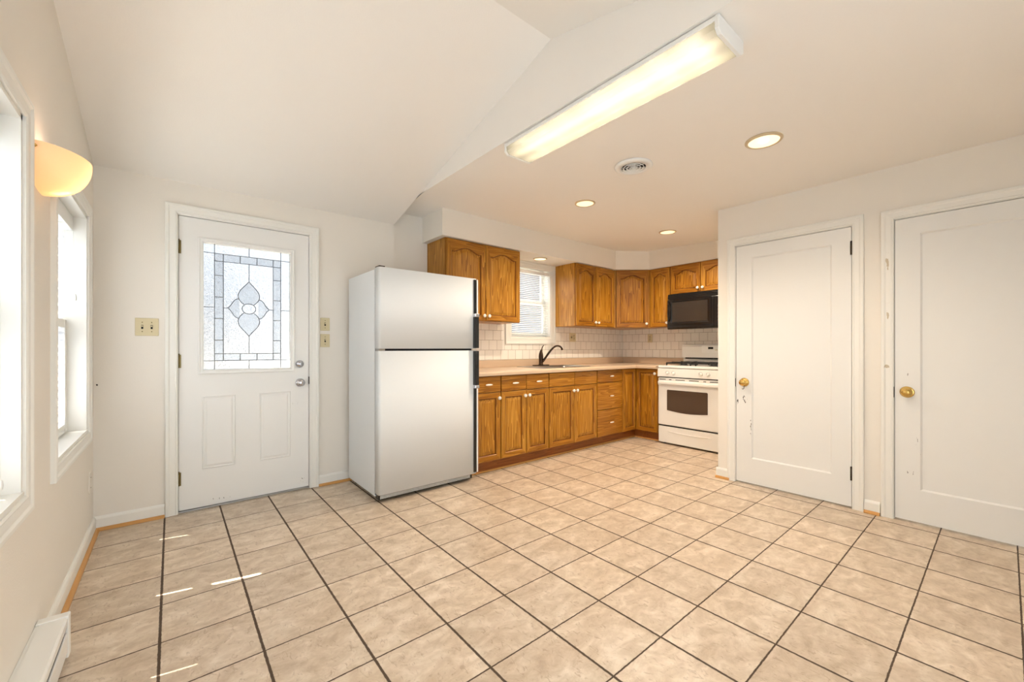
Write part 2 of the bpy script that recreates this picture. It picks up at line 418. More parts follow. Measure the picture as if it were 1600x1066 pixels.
def cz(x, y):
    fx = min(1, max(0, (x-XF)/2.1)); fy = min(1, max(0, -y/1.95))**2
    return ZC-.065*fx*fy
mb = MB(); bm = mb.bm
N = 14; xs = [XF+(XK+.1-XF)*i/N for i in range(N+1)]; ys = [.15+(YS-.15)*j/16 for j in range(17)]
g = [[bm.verts.new((x, y, cz(x, y))) for y in ys] for x in xs]
for i in range(N):
    for j in range(16): bm.faces.new((g[i][j], g[i][j+1], g[i+1][j+1], g[i+1][j])).smooth = True
tag(mb.build('ceiling', 'ceil'), 'flat off-white ceiling over the kitchen with recessed lights', 'ceiling', kind='structure')
mb = MB(); bm = mb.bm
def vz(y): return 2.252+.262*(YE-y) if y > -2.0 else 2.252+.262*(YE+2.0)-.262*(-2.0-y)
def q(*p):
    bm.faces.new([bm.verts.new(c) for c in p])
x0, x1 = XL-.1, XF
for a, b in ((.12, -2.0), (-2.0, -4.04)): q((x0, a, vz(a)), (x0, b, vz(b)), (x1, b, vz(b)), (x1, a, vz(a)))
q((x0, -4.04, vz(-4.04)), (x0, YS, vz(-4.04)), (x1, YS, vz(-4.04)), (x1, -4.04, vz(-4.04)))
# upright triangle between vault and flat ceiling (and the small drop where the vault is lower)
for ya, yb in ((.12, -2.0), (-2.0, YS)):
    k = 12
    for i in range(k):
        a = ya+(yb-ya)*i/k; b = ya+(yb-ya)*(i+1)/k
        za, zb = vz(max(a, -4.04)), vz(max(b, -4.04))
        q((x1, a, ZC), (x1, b, ZC), (x1, b, zb), (x1, a, za))
tag(mb.build('ceiling', 'ceil'), 'sloped off-white ceiling over the entry door side', 'ceiling', kind='structure')

wr = MB().box(1.5, XC+.12, YS-.12, YS, 0, 2.6).box(XL-.14, 1.5, YS-.12, YS, 1.95, 2.6).build('wall_rear', 'wall'); tag(wr, 'cream unseen wall behind the camera with a wide opening added for daylight', 'wall', kind='structure')  # unseen side of the room; opening added and sized to let daylight in
# soffit above the wall cabinets
FA = -.335; FX = 4.805; ZS = 2.14
mb = MB()
poly = [(1.90, YK), (1.90, FA), (4.455, FA), (FX, -.60), (FX, YC), (XK, YC), (XK, YK)]
mb.prism(poly, 'Z', ZS, 2.44)
tag(mb.build('trim_1', 'wall'), 'cream boxed soffit above the oak wall cabinets', 'soffit', kind='structure')

# tiled backsplash
mb = MB()
def tilebox(mb, x0, x1, z0, z1): mb.box(x0, x1, -.008, 0, z0-.995, z1-.995)
for a, b, c, d in ((0, .85, .995, 1.40), (.85, 1.65, .995, 1.17), (1.65, 3.10, .995, 1.40), (.80, .93, 1.40, 2.14), (1.62, 1.70, 1.40, 2.14)):
    tilebox(mb, a, b, c, d)
t1 = mb.build('wall_tiles', 'tile', loc=(2.05, YK, .995)); tag(t1, 'square off-white wall tiles behind the sink', 'wall tiles', kind='structure')
mb = MB(); tilebox(mb, 0, 1.99, .995, 1.40)
t2 = mb.build('wall_tiles', 'tile', loc=(XK, YK-.008, .995), rotz=-PI/2); tag(t2, 'square off-white wall tiles behind the range', 'wall tiles', kind='structure')

# baseboards with shoe mouldings
def baseboard(name, L, loc, rotz, label, shoe=True, capped=False):
    b = MB(); b.prism([(0, .0), (-.014, 0), (-.014, .072), (-.010, .082), (-.004, .088), (0, .088)], 'X', 0, L)
    o = b.build(name, 'trim', loc=loc, rotz=rotz); tag(o, label, 'baseboard', kind='structure')
    if shoe:
        s = MB(); s.prism([(-.0145, 0.001)]+[(-.0145-.016*math.sin(a*PI/12), .001+.019*math.cos(a*PI/12)) for a in range(7)], 'X', 0, L)
        s.build('shoe_moulding', 'pinebase', o)
    return o
baseboard('baseboard_left', 1.36, (XL, -1.34, 0), PI/2, 'white baseboard with honey pine shoe under the left windows')
baseboard('baseboard_back', .335, (XL, YE, 0), 0, 'white baseboard in the corner left of the entry door')
baseboard('baseboard_back', .64, (.955, YE, 0), 0, 'white baseboard between the entry door and the refrigerator')
baseboard('baseboard_closet', .082, (XC, -2.937, 0), -PI/2, 'short white baseboard between the two closet doors')
baseboard('baseboard_closet', .11, (XC, YC+.012, 0), -PI/2, 'short white baseboard at the outer wall corner by the range')

# ------------------------------------------------------------------ casings
def casing_frame(x0, x1, z0, z1, w, bottom=True, th=.018, y=0):
    """picture-frame casing round the opening x0..x1, z0..z1 ; face towards -y, mitred, stepped profile"""
    mb = MB()
    prof = [(0, 0), (0, th*.55), (w*.12, th*.75), (w*.2, th*.62), (w*.62, th*.7), (w*.74, th), (w*.93, th), (w, th*.85), (w, 0)]
    bm = mb.bm
    def loop(o):
        return [(x0-o, z0-(o if bottom else 0)), (x0-o, z1+o), (x1+o, z1+o), (x1+o, z0-(o if bottom else 0))]
    R = [[bm.verts.new((p[0], y-d, p[1])) for p in loop(o)] for o, d in prof]
    sides = ((0, 1), (1, 2), (2, 3), (3, 0)) if bottom else ((0, 1), (1, 2), (2, 3))
    for a, b in zip(R, R[1:]):
        for i, j in sides: bm.faces.new((a[i], a[j], b[j], b[i]))
    if not bottom:
        for i in (0, 3): bm.faces.new([r[i] for r in R])
    bmesh.ops.recalc_face_normals(bm, faces=bm.faces[:])
    return mb
def jamb(x0, x1, z0, z1, d, t=.016, bottom=True, y0=-.002):
    mb = MB(); mb.box(x0, x0+t, y0, d, z0, z1).box(x1-t, x1, y0, d, z0, z1).box(x0, x1, y0, d, z1-t, z1)
    if bottom: mb.box(x0, x1, y0-.004, d, z0, z0+t)
    return mb

# ------------------------------------------------------------------ windows on the left wall
def sash(parent, x0, x1, z0, z1, y, w=.045, t=.03):
    mb = MB(); mb.box(x0, x0+w, y, y+t, z0, z1, .003).box(x1-w, x1, y, y+t, z0, z1, .003).box(x0+w, x1-w, y, y+t, z0, z0+w, .003).box(x0+w, x1-w, y, y+t, z1-w, z1, .003)
    o = mb.build('sash', 'trim', parent)
    MB().box(x0+w, x1-w, y+t/2-.002, y+t/2+.002, z0+w, z1-w).build('pane', 'glass', o)
    return o
def window(name, W_, Z0, Z1, loc, rotz, label, cw=.065, depth=.14):
    r = thing(name, label, 'window', loc, rotz, kind='structure')
    casing_frame(0, W_, Z0, Z1, cw).build('casing', 'trim', r)
    jamb(0, W_, Z0, Z1, depth).build('jamb', 'trim', r)
    zm = (Z0+Z1)/2
    sash(r, .016, W_-.016, zm-.02, Z1-.016, depth-.032)
    s = sash(r, .016, W_-.016, Z0+.016, zm+.02, depth-.066)
    MB().box(W_/2-.03, W_/2+.03, depth-.078, depth-.066, zm+.003, zm+.017, .003).build('sash_lock', 'white', s)
    return r
window('window_1', WIN1[1]-WIN1[0], WIN1[2], WIN1[3], (XL, WIN1[0], 0), PI/2, 'white framed window beside the entry door corner')
window('window_2', WIN2[1]-WIN2[0], WIN2[2], WIN2[3], (XL, WIN2[0], 0), PI/2, 'white framed window cut off by the left edge of the photo')
k3 = thing('window_3', 'small white framed window above the sink', 'window', (WIN3[0], YK, 0), 0, kind='structure')
mb = casing_frame(0, .65, WIN3[2], WIN3[3]-.035, .075, th=.016, y=-.008); 
mb.build('casing', 'trim', k3)
mb = jamb(0, .65, WIN3[2], WIN3[3], .14, y0=-.012); mb.box(0, .65, -.012, .02, WIN3[3]-.035, WIN3[3]); mb.build('jamb', 'trim', k3)
sash(k3, .016, .634, 1.66, 2.084, .10); sk = sash(k3, .016, .634, 1.261, 1.70, .07)

def blind(loc, rotz, W_, Z0, Z1, y, pitch, depth, tilt, label, valence, cordx, slat_t=.0022, gapx=.006, gapr=None, smat='slat'):
    b = thing('window_blind', label, 'window blind', loc, rotz)
    zt = Z1-.055
    if valence:
        MB().box(.018, W_-.018, y-.038, y-.030, Z1-.095, Z1-.017, .002).box(.018, .026, y-.032, y+.02, Z1-.095, Z1-.017, .002).box(W_-.026, W_-.018, y-.032, y+.02, Z1-.095, Z1-.017, .002).build('valence', 'white', b)
        zt = Z1-.10
    MB().box(.02, W_-.02, y-.024, y+.024, Z1-.055, Z1-.018, .002).build('headrail', 'white', b)
    n = int((zt-(Z0+.04))/pitch); mb = MB()
    for i in range(n):
        z = zt-pitch*(i+.5)
        pts = []
        for k in range(5):
            u = (k/4-.5)*depth; c = .0025*(1-(2*k/4-1)**2)
            pts.append((y+u*math.cos(tilt)-c*math.sin(tilt), z+u*math.sin(tilt)+c*math.cos(tilt)))
        pts += [(p[0]+slat_t*math.sin(tilt), p[1]-slat_t*math.cos(tilt)) for p in reversed(pts)]
        mb.prism(pts, 'X', .016+gapx, W_-.016-(gapx if gapr is None else gapr))
    mb.build('slats', smat, b)
    zb = zt-pitch*n-.008
    MB().box(.02+gapx, W_-.02-gapx, y-depth*.45, y+depth*.45, zb-.012, zb, .003).build('bottom_rail', 'white', b)
    mb = MB()
    for cx in cordx: 
        for yy in (y-depth*.52, y+depth*.52):
            MB().tube([(cx, yy, Z1-.05), (cx, yy, zb-.01)], .0009, 6).build('ladder_cord', 'white', b)
    return b
b = blind((XL, WIN1[0], 0), PI/2, .84, WIN1[2], WIN1[3], .088, .043, .05, math.radians(-66), 'white slatted blind in the window beside the entry door', True, (.16, .68), gapx=.0525, gapr=.0515)
mb = MB(); mb.tube([(.74, .04, 1.80), (.742, .036, 1.55), (.74, .034, 1.42)], .0012, 6); mb.lathe([(0, 0), (.006, -.004), (.009, -.02), (.008, -.036), (0, -.04)], (.74, .034, 1.42), seg=12); mb.build('pull_cord', 'white', b)
b = blind((XL, WIN2[0], 0), PI/2, .855, WIN2[2], WIN2[3], .088, .043, .05, math.radians(-66), 'white slatted blind in the window at the left photo edge', True, (.16, .69), gapx=.0525, gapr=.0515)
mb = MB(); mb.tube([(.775, .03, 1.78), (.777, .028, 1.2), (.775, .028, .72)], .0012, 6); mb.lathe([(0, 0), (.006, -.004), (.008, -.02), (.006, -.032), (0, -.034)], (.775, .028, .73), seg=12); mb.build('pull_cord', 'white', b)
blind((WIN3[0], YK, 0), 0, .65, WIN3[2]+.0, WIN3[3]-.03, .035, .0215, .025, math.radians(28), 'white mini blind half open in the window above the sink', False, (.13, .52), .001, .003, None, 'minislat')

# ------------------------------------------------------------------ entry door
d = thing('door_1', 'white entry door with a leaded glass panel', 'door', (0, YE, 0), 0, kind='structure')
casing_frame(.066, .893, 0, 2.036, .064, bottom=False).build('casing', 'trim', d)
mb = MB(); mb.box(.062, .070, -.001, .14, 0, 2.036).box(.889, .897, -.001, .14, 0, 2.036).box(.062, .897, -.001, .14, 2.030, 2.04)
mb.box(.070, .084, .062, .14, 0, 2.03).box(.875, .889, .062, .14, 0, 2.03).box(.07, .889, .062, .14, 2.016, 2.03); mb.build('jamb', 'trim', d)
M['entryscuff'] = scuffed('entry_door_paint_worn', srgb(238, 237, 232), [(.80, .68, .06, .05), (.84, .07, .05, .06), (.30, .05, .2, .03)], (150, 145, 135), .62, 70)
mb = MB(); X0, X1, YF = .0735, .8865, .016
# leaf as strips round the glass hole, lower field with two raised panels
gx0, gx1, gz0, gz1 = .208, .753, .972, 1.868
mb.box(X0, gx0, YF, YF+.044, .014, 2.027).box(gx1, X1, YF, YF+.044, .014, 2.027).box(gx0, gx1, YF, YF+.044, .014, gz0).box(gx0, gx1, YF, YF+.044, gz1, 2.027)
leaf = mb.build('door_leaf', 'entryscuff', d)
# glazing frame moulding
mb = casing_frame(gx0, gx1, gz0, gz1, .030, th=.012, y=YF); mb.build('glazing_frame', 'doorw', leaf)
def raised(x0, x1, z0, z1):
    def R(i, y): return [(x0+i, y, z0+i), (x1-i, y, z0+i), (x1-i, y, z1-i), (x0+i, y, z1-i)]
    return MB().rings([R(0, YF), R(0, YF-.001), R(.005, YF-.005), R(.010, YF-.002), R(.016, YF-.0015), R(.026, YF-.0055), R(.032, YF-.006)])
for a, b_ in ((.200, .395), (.545, .755)): raised(a, b_, .275, .785).build('raised_panel', 'doorw', leaf)
gl = MB().box(gx0, gx1, YF+.020, YF+.025, gz0, gz1).build('glass_panel', 'artglass', d); lab(gl, 'textured leaded glass')
# clear bevelled bits
mb = MB(); yb0, yb1 = YF+.0135, YF+.019
ox, oz = .063, .062; ix = .115; izb = .112
vx = [gx0+ox, gx0+ix, gx1-ix, gx1-ox]; vzs = [gz0+oz, gz0+izb, gz1-.120, gz1-.066]
zc_ = 1.416; xc_ = .480
ticks = [1.075, 1.182, 1.337, 1.491, 1.646, vzs[2]]
for s0, s1 in ((vx[0], vx[1]), (vx[2], vx[3])):
    zz = [vzs[0], vzs[1], 1.182, 1.337, 1.491, 1.646, vzs[2], vzs[3]]
    for a, b_ in zip(zz, zz[1:]): mb.box(s0+.002, s1-.002, yb0, yb1, a+.002, b_-.002, .002)
for a, b_ in ((vx[1], .425), (.425, .532), (.532, vx[2])):
    mb.box(a+.002, b_-.002, yb0, yb1, vzs[2]+.002, vzs[3]-.002, .002); mb.box(a+.002, b_-.002, yb0, yb1, vzs[0]+.002, vzs[1]-.002, .002)
def bez(p0, p1, p2, p3, n=12):
    return [tuple((1-t)**3*a+3*(1-t)**2*t*b+3*(1-t)*t*t*c+t**3*d_ for a, b, c, d_ in zip(p0, p1, p2, p3)) for t in [i/n for i in range(n+1)]]
top = bez((xc_, 1.619), (xc_+.03, 1.575), (xc_+.068, 1.55), (xc_+.068, 1.508))+bez((xc_+.068, 1.508), (xc_+.066, 1.48), (xc_+.05, 1.462), (xc_+.032, 1.448))[1:]
topf = top+[(2*xc_-x, z) for x, z in reversed(top)]
mb.prism([p for i, p in enumerate(topf) if i == 0 or p != topf[i-1]][:-1], 'Y', yb0, yb1)
bot = [(x, 2*zc_-z) for x, z in topf]
mb.prism([p for i, p in enumerate(bot) if i == 0 or p != bot[i-1]][:-1], 'Y', yb0, yb1)
side = bez((xc_+.062, 1.488), (xc_+.105, 1.485), (xc_+.10, 1.43), (xc_+.135, 1.416)); side = side+[(x, 2*zc_-z) for x, z in reversed(side)][1:]
mb.prism(side, 'Y', yb0, yb1); mb.prism([(2*xc_-x, z) for x, z in side], 'Y', yb0, yb1)
bv = mb.build('bevel_pieces', 'bevelglass', gl)
mb = MB()
def came(pts, w=.0022):
    mb.tube([(p[0], YF+.0125, p[1]) for p in pts], w, 6)
for x in vx: came([(x, gz0), (x, gz1)] if x in (vx[0], vx[3]) else [(x, vzs[0]), (x, vzs[3])])
for z in vzs: came([(gx0, z), (gx1, z)] if z in (vzs[0], vzs[3]) else [(vx[0], z), (vx[3], z)])
for z in (1.182, 1.337, 1.491, 1.646): came([(vx[0], z), (vx[1], z)]); came([(vx[2], z), (vx[3], z)])
for x in (.425, .532): came([(x, vzs[2]), (x, vzs[3])]); came([(x, vzs[0]), (x, vzs[1])])
came([(xc_, gz0), (xc_, vzs[0])]); came([(xc_, vzs[3]), (xc_, gz1)]); came([(xc_, vzs[1]), (xc_, 1.213)]); came([(xc_, 1.619), (xc_, vzs[2])])
came([(gx0, zc_), (vx[0], zc_)]); came([(vx[3], zc_), (gx1, zc_)]); came([(vx[1], zc_), (xc_-.135, zc_)]); came([(xc_+.135, zc_), (vx[2], zc_)])
for P in (top, [(2*xc_-x, z) for x, z in top], [(x, 2*zc_-z) for x, z in top], [(2*xc_-x, 2*zc_-z) for x, z in top], side, [(2*xc_-x, z) for x, z in side]): came(P, .0026)
came([(xc_+.043*math.cos(a*PI/14), zc_+.038*math.sin(a*PI/14)) for a in range(29)], .0026)
mb.build('lead_came', 'came', gl)
def knob_y(r, x, y, z, base=.033, mi=0):   # door knob that sticks out towards -y
    return [(base, 0), (base, .004), (base*.8, .009), (.013, .012), (.011, .024), (.018, .029), (r*.93, .036), (r, .046), (r*.8, .055), (r*.35, .059), (0, .059)]
kn = MB().lathe(knob_y(.028, 0, 0, 0), (.823, YF, .850), 'Y').build('door_knob', 'chrome', d)
MB().lathe([(.030, 0), (.030, .006), (.024, .016), (.022, .024), (0, .024)], (.820, YF, .998), 'Y').box(.817, .823, YF-.036, YF-.024, .985, 1.011, .002).build('deadbolt', 'chrome', d)
MB().box(.884, .893, YF-.016, YF+.002, .835, .895, .001).build('strike_plate', 'hinge', d)
def hinge(parent, x, z, y, mat, h=.09, r=.0065):
    mb = MB(); mb.lathe([(0, 0), (r, 0), (r, h), (0, h)], (x, y, z-h/2), seg=12).lathe([(0, 0), (r*1.2, .0), (r*.7, .007), (0, .008)], (x, y, z+h/2), seg=12)
    for k in (1, 2, 3, 4): mb.lathe([(r*1.06, -.0008), (r*1.06, .0008)], (x, y, z-h/2+h*k/5), seg=12)
    mb.box(x, x+.014, y+.001, y+.004, z-h/2, z+h/2)
    return mb.build('hinge', mat, parent)
for z in (1.815, 1.034, .231): hinge(d, .0715, z, YF-.006, 'oldbrass')
mb = MB(); mb.box(.07, .889, .0, .14, 0, .011, .003).build('threshold', 'steel', d)

# ------------------------------------------------------------------ closet doors
def closet(name, label, y0, W_, H, spots, knobx, hinges, hook):
    d = thing(name, label, 'door', (XC, y0, 0), -PI/2, kind='structure')
    mbc = casing_frame(-.006, W_+.006, 0, H+.008, .062, bottom=False, th=.016); c = mbc.build('casing', M['cas_'+name], d)
    mb = MB(); mb.box(-.007, -.003, 0, .12, 0, H+.01).box(W_+.003, W_+.007, 0, .12, 0, H+.01).box(-.007, W_+.007, 0, .12, H+.004, H+.01)
    mb.box(-.006, .010, .040, .12, 0, H+.004).box(W_-.010, W_+.006, .040, .12, 0, H+.004).box(0, W_, .040, .12, H-.01, H+.004); mb.build('jamb', 'trim', d)
    YF = .002
    px0, px1, pz0, pz1 = .118, W_-.112, .215, H-.105
    def R(a, b, y): return [(a[0], y, b[0]), (a[1], y, b[0]), (a[1], y, b[1]), (a[0], y, b[1])]
    mb = MB(); i = .010
    mb.rings([R((0, W_), (.012, H), .036), R((0, W_), (.012, H), YF), R((px0, px1), (pz0, pz1), YF), R((px0+.004, px1-.004), (pz0+.004, pz1-.004), YF+.004), R((px0+i, px1-i), (pz0+i, pz1-i), YF+.010)])
    leaf = mb.build('door_leaf', M['mat_'+name], d)
    MB().lathe(knob_y(.027, 0, 0, 0, .030), (knobx, YF, .840), 'Y').lathe([(.036, 0), (.036, .003), (.031, .006), (0, .006)], (knobx, YF, .840), 'Y').build('door_knob', 'brass', d)
    for z in hinges: lab(hinge(d, W_+.001, z, YF-.007, 'hinge'), 'dark steel hinge')
    if hook:
        mb = MB(); mb.tube([(knobx+.002, -.006, .812), (knobx+.002, -.012, .800), (knobx+.004, -.018, .790), (knobx-.002, -.022, .783), (knobx-.010, -.020, .787)], .0022, 8); mb.build('hook', 'hinge', d)
    mb = MB(); mb.box(-.010, -.003, -.004, .004, .80, .87, .001).build('strike_plate', 'hinge', d)
    return d
M['mat_door_2'] = scuffed('closet_door_paint', srgb(235, 234, 229), [(.062, .70, .030, .060), (.012, .68, .012, .06), (.112, .48, .008, .12)], (70, 62, 55), .50, 75)
M['cas_door_2'] = M['trim']
M['mat_door_3'] = scuffed('closet_door_paint_scratched', srgb(234, 233, 228), [(.06, .95, .03, .02), (.108, .50, .016, .12), (.07, .32, .05, .03)], (150, 145, 140), .58, 60)
M['cas_door_3'] = scuffed('closet_casing_paint_dirty', srgb(238, 236, 228), [(-.035, 1.70, .012, .10), (-.035, 1.38, .012, .16), (-.04, 1.0, .02, .02)], (200, 186, 160), .46, 30)
closet('door_2', 'plain white closet door nearer the range, brass knob on its left', -2.104, .762, 1.975, None, .064, (1.823, .243), True)
closet('door_3', 'plain white closet door cut off by the right edge of the photo', -3.091, .80, 1.965, None, .058, (1.823, .243), False)

# ------------------------------------------------------------------ oak cabinets
def door_rings(w, h, y, t, arch, st=.052):
    """cathedral / square raised-panel cabinet door, front towards -y at y-t"""
    nb, ns, nt = 6, 6, 24
    hs = h-st-(.055 if arch else 0)
    def outline(o):     # o: inset from opening; returns closed loop of points, matched count
        x0, x1, z0 = st+o, w-st-o, st+o
        P = []
        for i in range(nb): P.append((x0+(x1-x0)*i/nb, z0))
        zs = (h-st-(.055 if arch else 0))-o
        for i in range(ns): P.append((x1, z0+(zs-z0)*i/ns))
        for i in range(nt+1):
            u = i/nt; x = x1+(x0-x1)*u; a = abs(2*u-1)
            if arch:
                if a > .84: f = 0
                else:
                    k = 1-a/.84; f = math.sin(k*PI/2)**1.15 if k > .35 else 0
                    f = (1-math.cos(min(1, k/.95)*PI))/2
                    f = f**.75
                z = zs+.042*f
            else: z = zs
            P.append((x, z))
        for i in range(1, ns): P.append((x0, zs+(z0-zs)*i/ns))
        return P
    def outer():
        P = []; o = outline(0)
        n = len(o)
        for i, (x, z) in enumerate(o):
            if i < nb: P.append((w*i/nb, 0))
            elif i < nb+ns: P.append((w, h*(i-nb)/ns))
            elif i <= nb+ns+nt: P.append((w-w*(i-nb-ns)/nt, h))
            else: P.append((0, h-h*(i-nb-ns-nt)/ns))
        return P
    O = outer(); f = y-t
    def R(P, yy): return [(x, yy, z) for x, z in P]
    def sh(P, k): return [(x+(k if x < w*.01 else -k if x > w*.99 else 0), z+(k if z < h*.01 else -k if z > h*.99 else 0)) for x, z in P]
    rings = [R(O, y), R(O, f+.003), R(sh(O, .003), f), R(outline(-.004), f), R(outline(0), f+.004), R(outline(.003), f+.011), R(outline(.0085), f+.011), R(outline(.034), f+.003), R(outline(.038), f+.002)]
    def mats(k, i):
        if k in (4, 5): return 2
        if k in (1, 2, 3) and (i < nb or (nb+ns) <= i < nb+ns+nt): return 1
        return 0
    return MB().rings(rings, mats)
def knob(parent, x, y, z):
    mb = MB().lathe([(.007, 0), (.006, .008), (.009, .012), (.0165, .017), (.0175, .023), (.013, .029), (.006, .031), (0, .031)], (x, y, z), 'Y', 20)
    return mb.build('knob', 'porcelain', parent)
def pull(parent, x, y, z, w=.075):
    mb = MB()
    for s in (-1, 1): mb.lathe([(.006, 0), (.004, .006), (.004, .022)], (x+s*w*.36, y, z), 'Y', 12, mi=1)
    n = 12; mb.tube([(x-w/2+w*i/n, y-.024, z) for i in range(n+1)], .006, 12, rs=[.002+.0065*math.sin(PI*i/n)**.6 for i in range(n+1)])
    return mb.build('handle', ['porcelain', 'brass'], parent)
def cab_body(parent, w, h, dep, frame=.019, z0=0, side=True, mids=()):
    mb = MB()
    mb.box(0, w, -dep+frame, -.001, z0, z0+h)
    mb.box(0, w, -dep, -dep+frame, z0, z0+h, .0015)
    mb.box(.0025, w-.0025, -dep-.0004, -dep+.003, z0+.002, z0+h-.002, mi=1)  # front frame darkened: shade between the doors put into its colour
    return mb.build('body', ['oakv', 'oakgroove_gapshade'], parent)
def wall_cabinet(label, loc, rotz, w, h, dep, doors, kside, kz=.045):
    c = thing('wall_cabinet', label, 'kitchen cabinet', loc, rotz, 'oak wall cabinets')
    cab_body(c, w, h, dep)
    m = .008; dw = (w-2*m-(doors-1)*.006)/doors
    for i in range(doors):
        x = m+i*(dw+.006)
        dr = door_rings(dw, h-.012, 0, .019, True, min(.052, dw*.19)).build('door', ['oakv', 'oakh', 'oakgroove_gapshade'], c, loc=(x, -dep-.0005, .006))
        side = kside if doors == 1 else ('r' if i == 0 else 'l')
        knob(dr, (dw-.026) if side == 'r' else .026, -.019, kz)
    return c
HU = .75; ZU = 1.388
wall_cabinet('oak wall cabinet partly behind the refrigerator, left of the sink window', (1.955, YK, ZU), 0, .895, HU, .34, 2, None)
wall_cabinet('double-door oak wall cabinet right of the sink window, its left side sunlit', (3.715, YK, ZU), 0, .755, HU, .34, 2, None)
wall_cabinet('narrow single-door oak wall cabinet between corner cabinet and microwave', (XK, -.612, ZU), -PI/2, .285, HU, .34, 1, 'r')
wall_cabinet('short double-door oak wall cabinet directly above the microwave', (XK, -.898, 1.782), -PI/2, .762, .356, .34, 2, None, .045)
# diagonal corner cabinet
A = Vector((4.471, -.290)); B = Vector((4.810, -.611))
c = thing('wall_cabinet', 'oak wall cabinet set diagonally across the kitchen corner', 'kitchen cabinet', (0, 0, ZU), 0, 'oak wall cabinets')
mb = MB(); mb.prism([(4.4715, YK-.001), (4.4715, A.y), (B.x, -.6115), (XK-.001, -.6115), (XK-.001, YK-.001)], 'Z', 0, HU); mb.build('body', 'oakv', c)
dv = (B-A); L = dv.length; ang = math.atan2(dv.y, dv.x); dw = L-.06
dr = door_rings(dw, HU-.012, 0, .019, True).build('door', ['oakv', 'oakh', 'oakgroove_gapshade'], c, loc=(A.x+dv.x/L*.03+.0007*math.sin(ang), A.y+dv.y/L*.03-.0007*math.cos(ang), .006), rotz=ang)
knob(dr, dw-.026, -.019, .045)

# base cabinets
ZT, ZD0, ZD1, ZB = .868, .727, .721, .112
def base_cabinet(label, loc, rotz, w, cols, kind, dep=.64):
    c = thing('base_cabinet', label, 'kitchen cabinet', loc, rotz, 'oak base cabinets')
    mb = MB(); mb.box(0, w, -dep+.02, -.001, .105, .874).box(0, w, -dep, -dep+.02, .105, .874, .0015).box(.0025, w-.0025, -dep-.0004, -dep+.003, .107, .872, mi=1); mb.build('body', ['oakv', 'oakgroove_gapshade'], c)  # darker front layer paints the shade in door and drawer gaps
    MB().box(0, w, -.595, -.575, 0, .105).build('toe_kick', 'oakdark', c)
    MB().box(0, w, -.606, -.595, 0, .016, .004).build('shoe_moulding', 'pinebase', c)
    f = -dep-.0005
    for i, (x0, x1) in enumerate(cols):
        W_ = x1-x0
        if kind == 'drawers':
            for a, b in ((ZD0, ZT), (.417, ZD1), (.112, .411)):
                dr = MB().box(0, W_, -.019, 0, 0, b-a, .004).build('drawer', 'oakh', c, loc=(x0, f, a)); pull(dr, W_/2, -.019, (b-a)/2)
            continue
        full = kind == 'full'
        if not full:
            dr = MB().box(0, W_, -.019, 0, 0, ZT-ZD0, .004).build('drawer' if kind != 'sink' else 'false_drawer', 'oakh', c, loc=(x0, f, ZD0))
            if kind != 'sink': pull(dr, W_/2, -.019, (ZT-ZD0)/2)
        top_ = ZT if full else ZD1
        dd = door_rings(W_, top_-ZB, 0, .019, False, min(.05, W_*.2)).build('door', ['oakv', 'oakh', 'oakgroove_gapshade'], c, loc=(x0, f, ZB))
        sd = 'r' if (len(cols) == 1 or i == 0) else 'l'
        if not full or rotz: knob(dd, W_-.025 if sd == 'r' else .025, -.019, top_-ZB-.05)
    return c
base_cabinet('single-door oak base cabinet next to the refrigerator', (2.050, YK, 0), 0, .305, [(.006, .298)], 'std')
base_cabinet('oak base cabinet with two doors and two drawers, left of the sink cabinet', (2.355, YK, 0), 0, .617, [(.006, .306), (.311, .610)], 'std')
base_cabinet('oak sink base cabinet with two doors and blank drawer fronts', (2.972, YK, 0), 0, .764, [(.006, .379), (.385, .757)], 'sink')
base_cabinet('oak base cabinet with a stack of three drawers', (3.736, YK, 0), 0, .485, [(.006, .477)], 'drawers')
# corner base: one cabinet, two faces
c = thing('base_cabinet', 'oak corner base cabinet with two narrow doors meeting in the corner', 'kitchen cabinet', (4.221, YK, 0), 0, 'oak base cabinets')
mb = MB(); mb.box(0, XK-4.221-.001, -.64, -.001, .105, .874).box(.295, XK-4.221-.001, -.955, -.64, .105, .874); mb.build('body', 'oakv', c)
mb = MB(); mb.box(0, .36, -.595, -.575, 0, .105).box(.340, .360, -.955, -.595, 0, .105); mb.build('toe_kick', 'oakdark', c)
mb = MB(); mb.box(0, .335, -.606, -.595, 0, .016, .004).box(.329, .340, -.955, -.606, 0, .016, .004); mb.build('shoe_moulding', 'pinebase', c)
dd = door_rings(.262, ZT-ZB, 0, .019, False, .045).build('door', ['oakv', 'oakh', 'oakgroove_gapshade'], c, loc=(.006, -.6405, ZB))
dd = door_rings(.288, ZT-ZB, 0, .019, False, .045).build('door', ['oakv', 'oakh', 'oakgroove_gapshade'], c, loc=(.2945, -.662, ZB), rotz=-PI/2)
knob(dd, .263, -.019, ZT-ZB-.05)

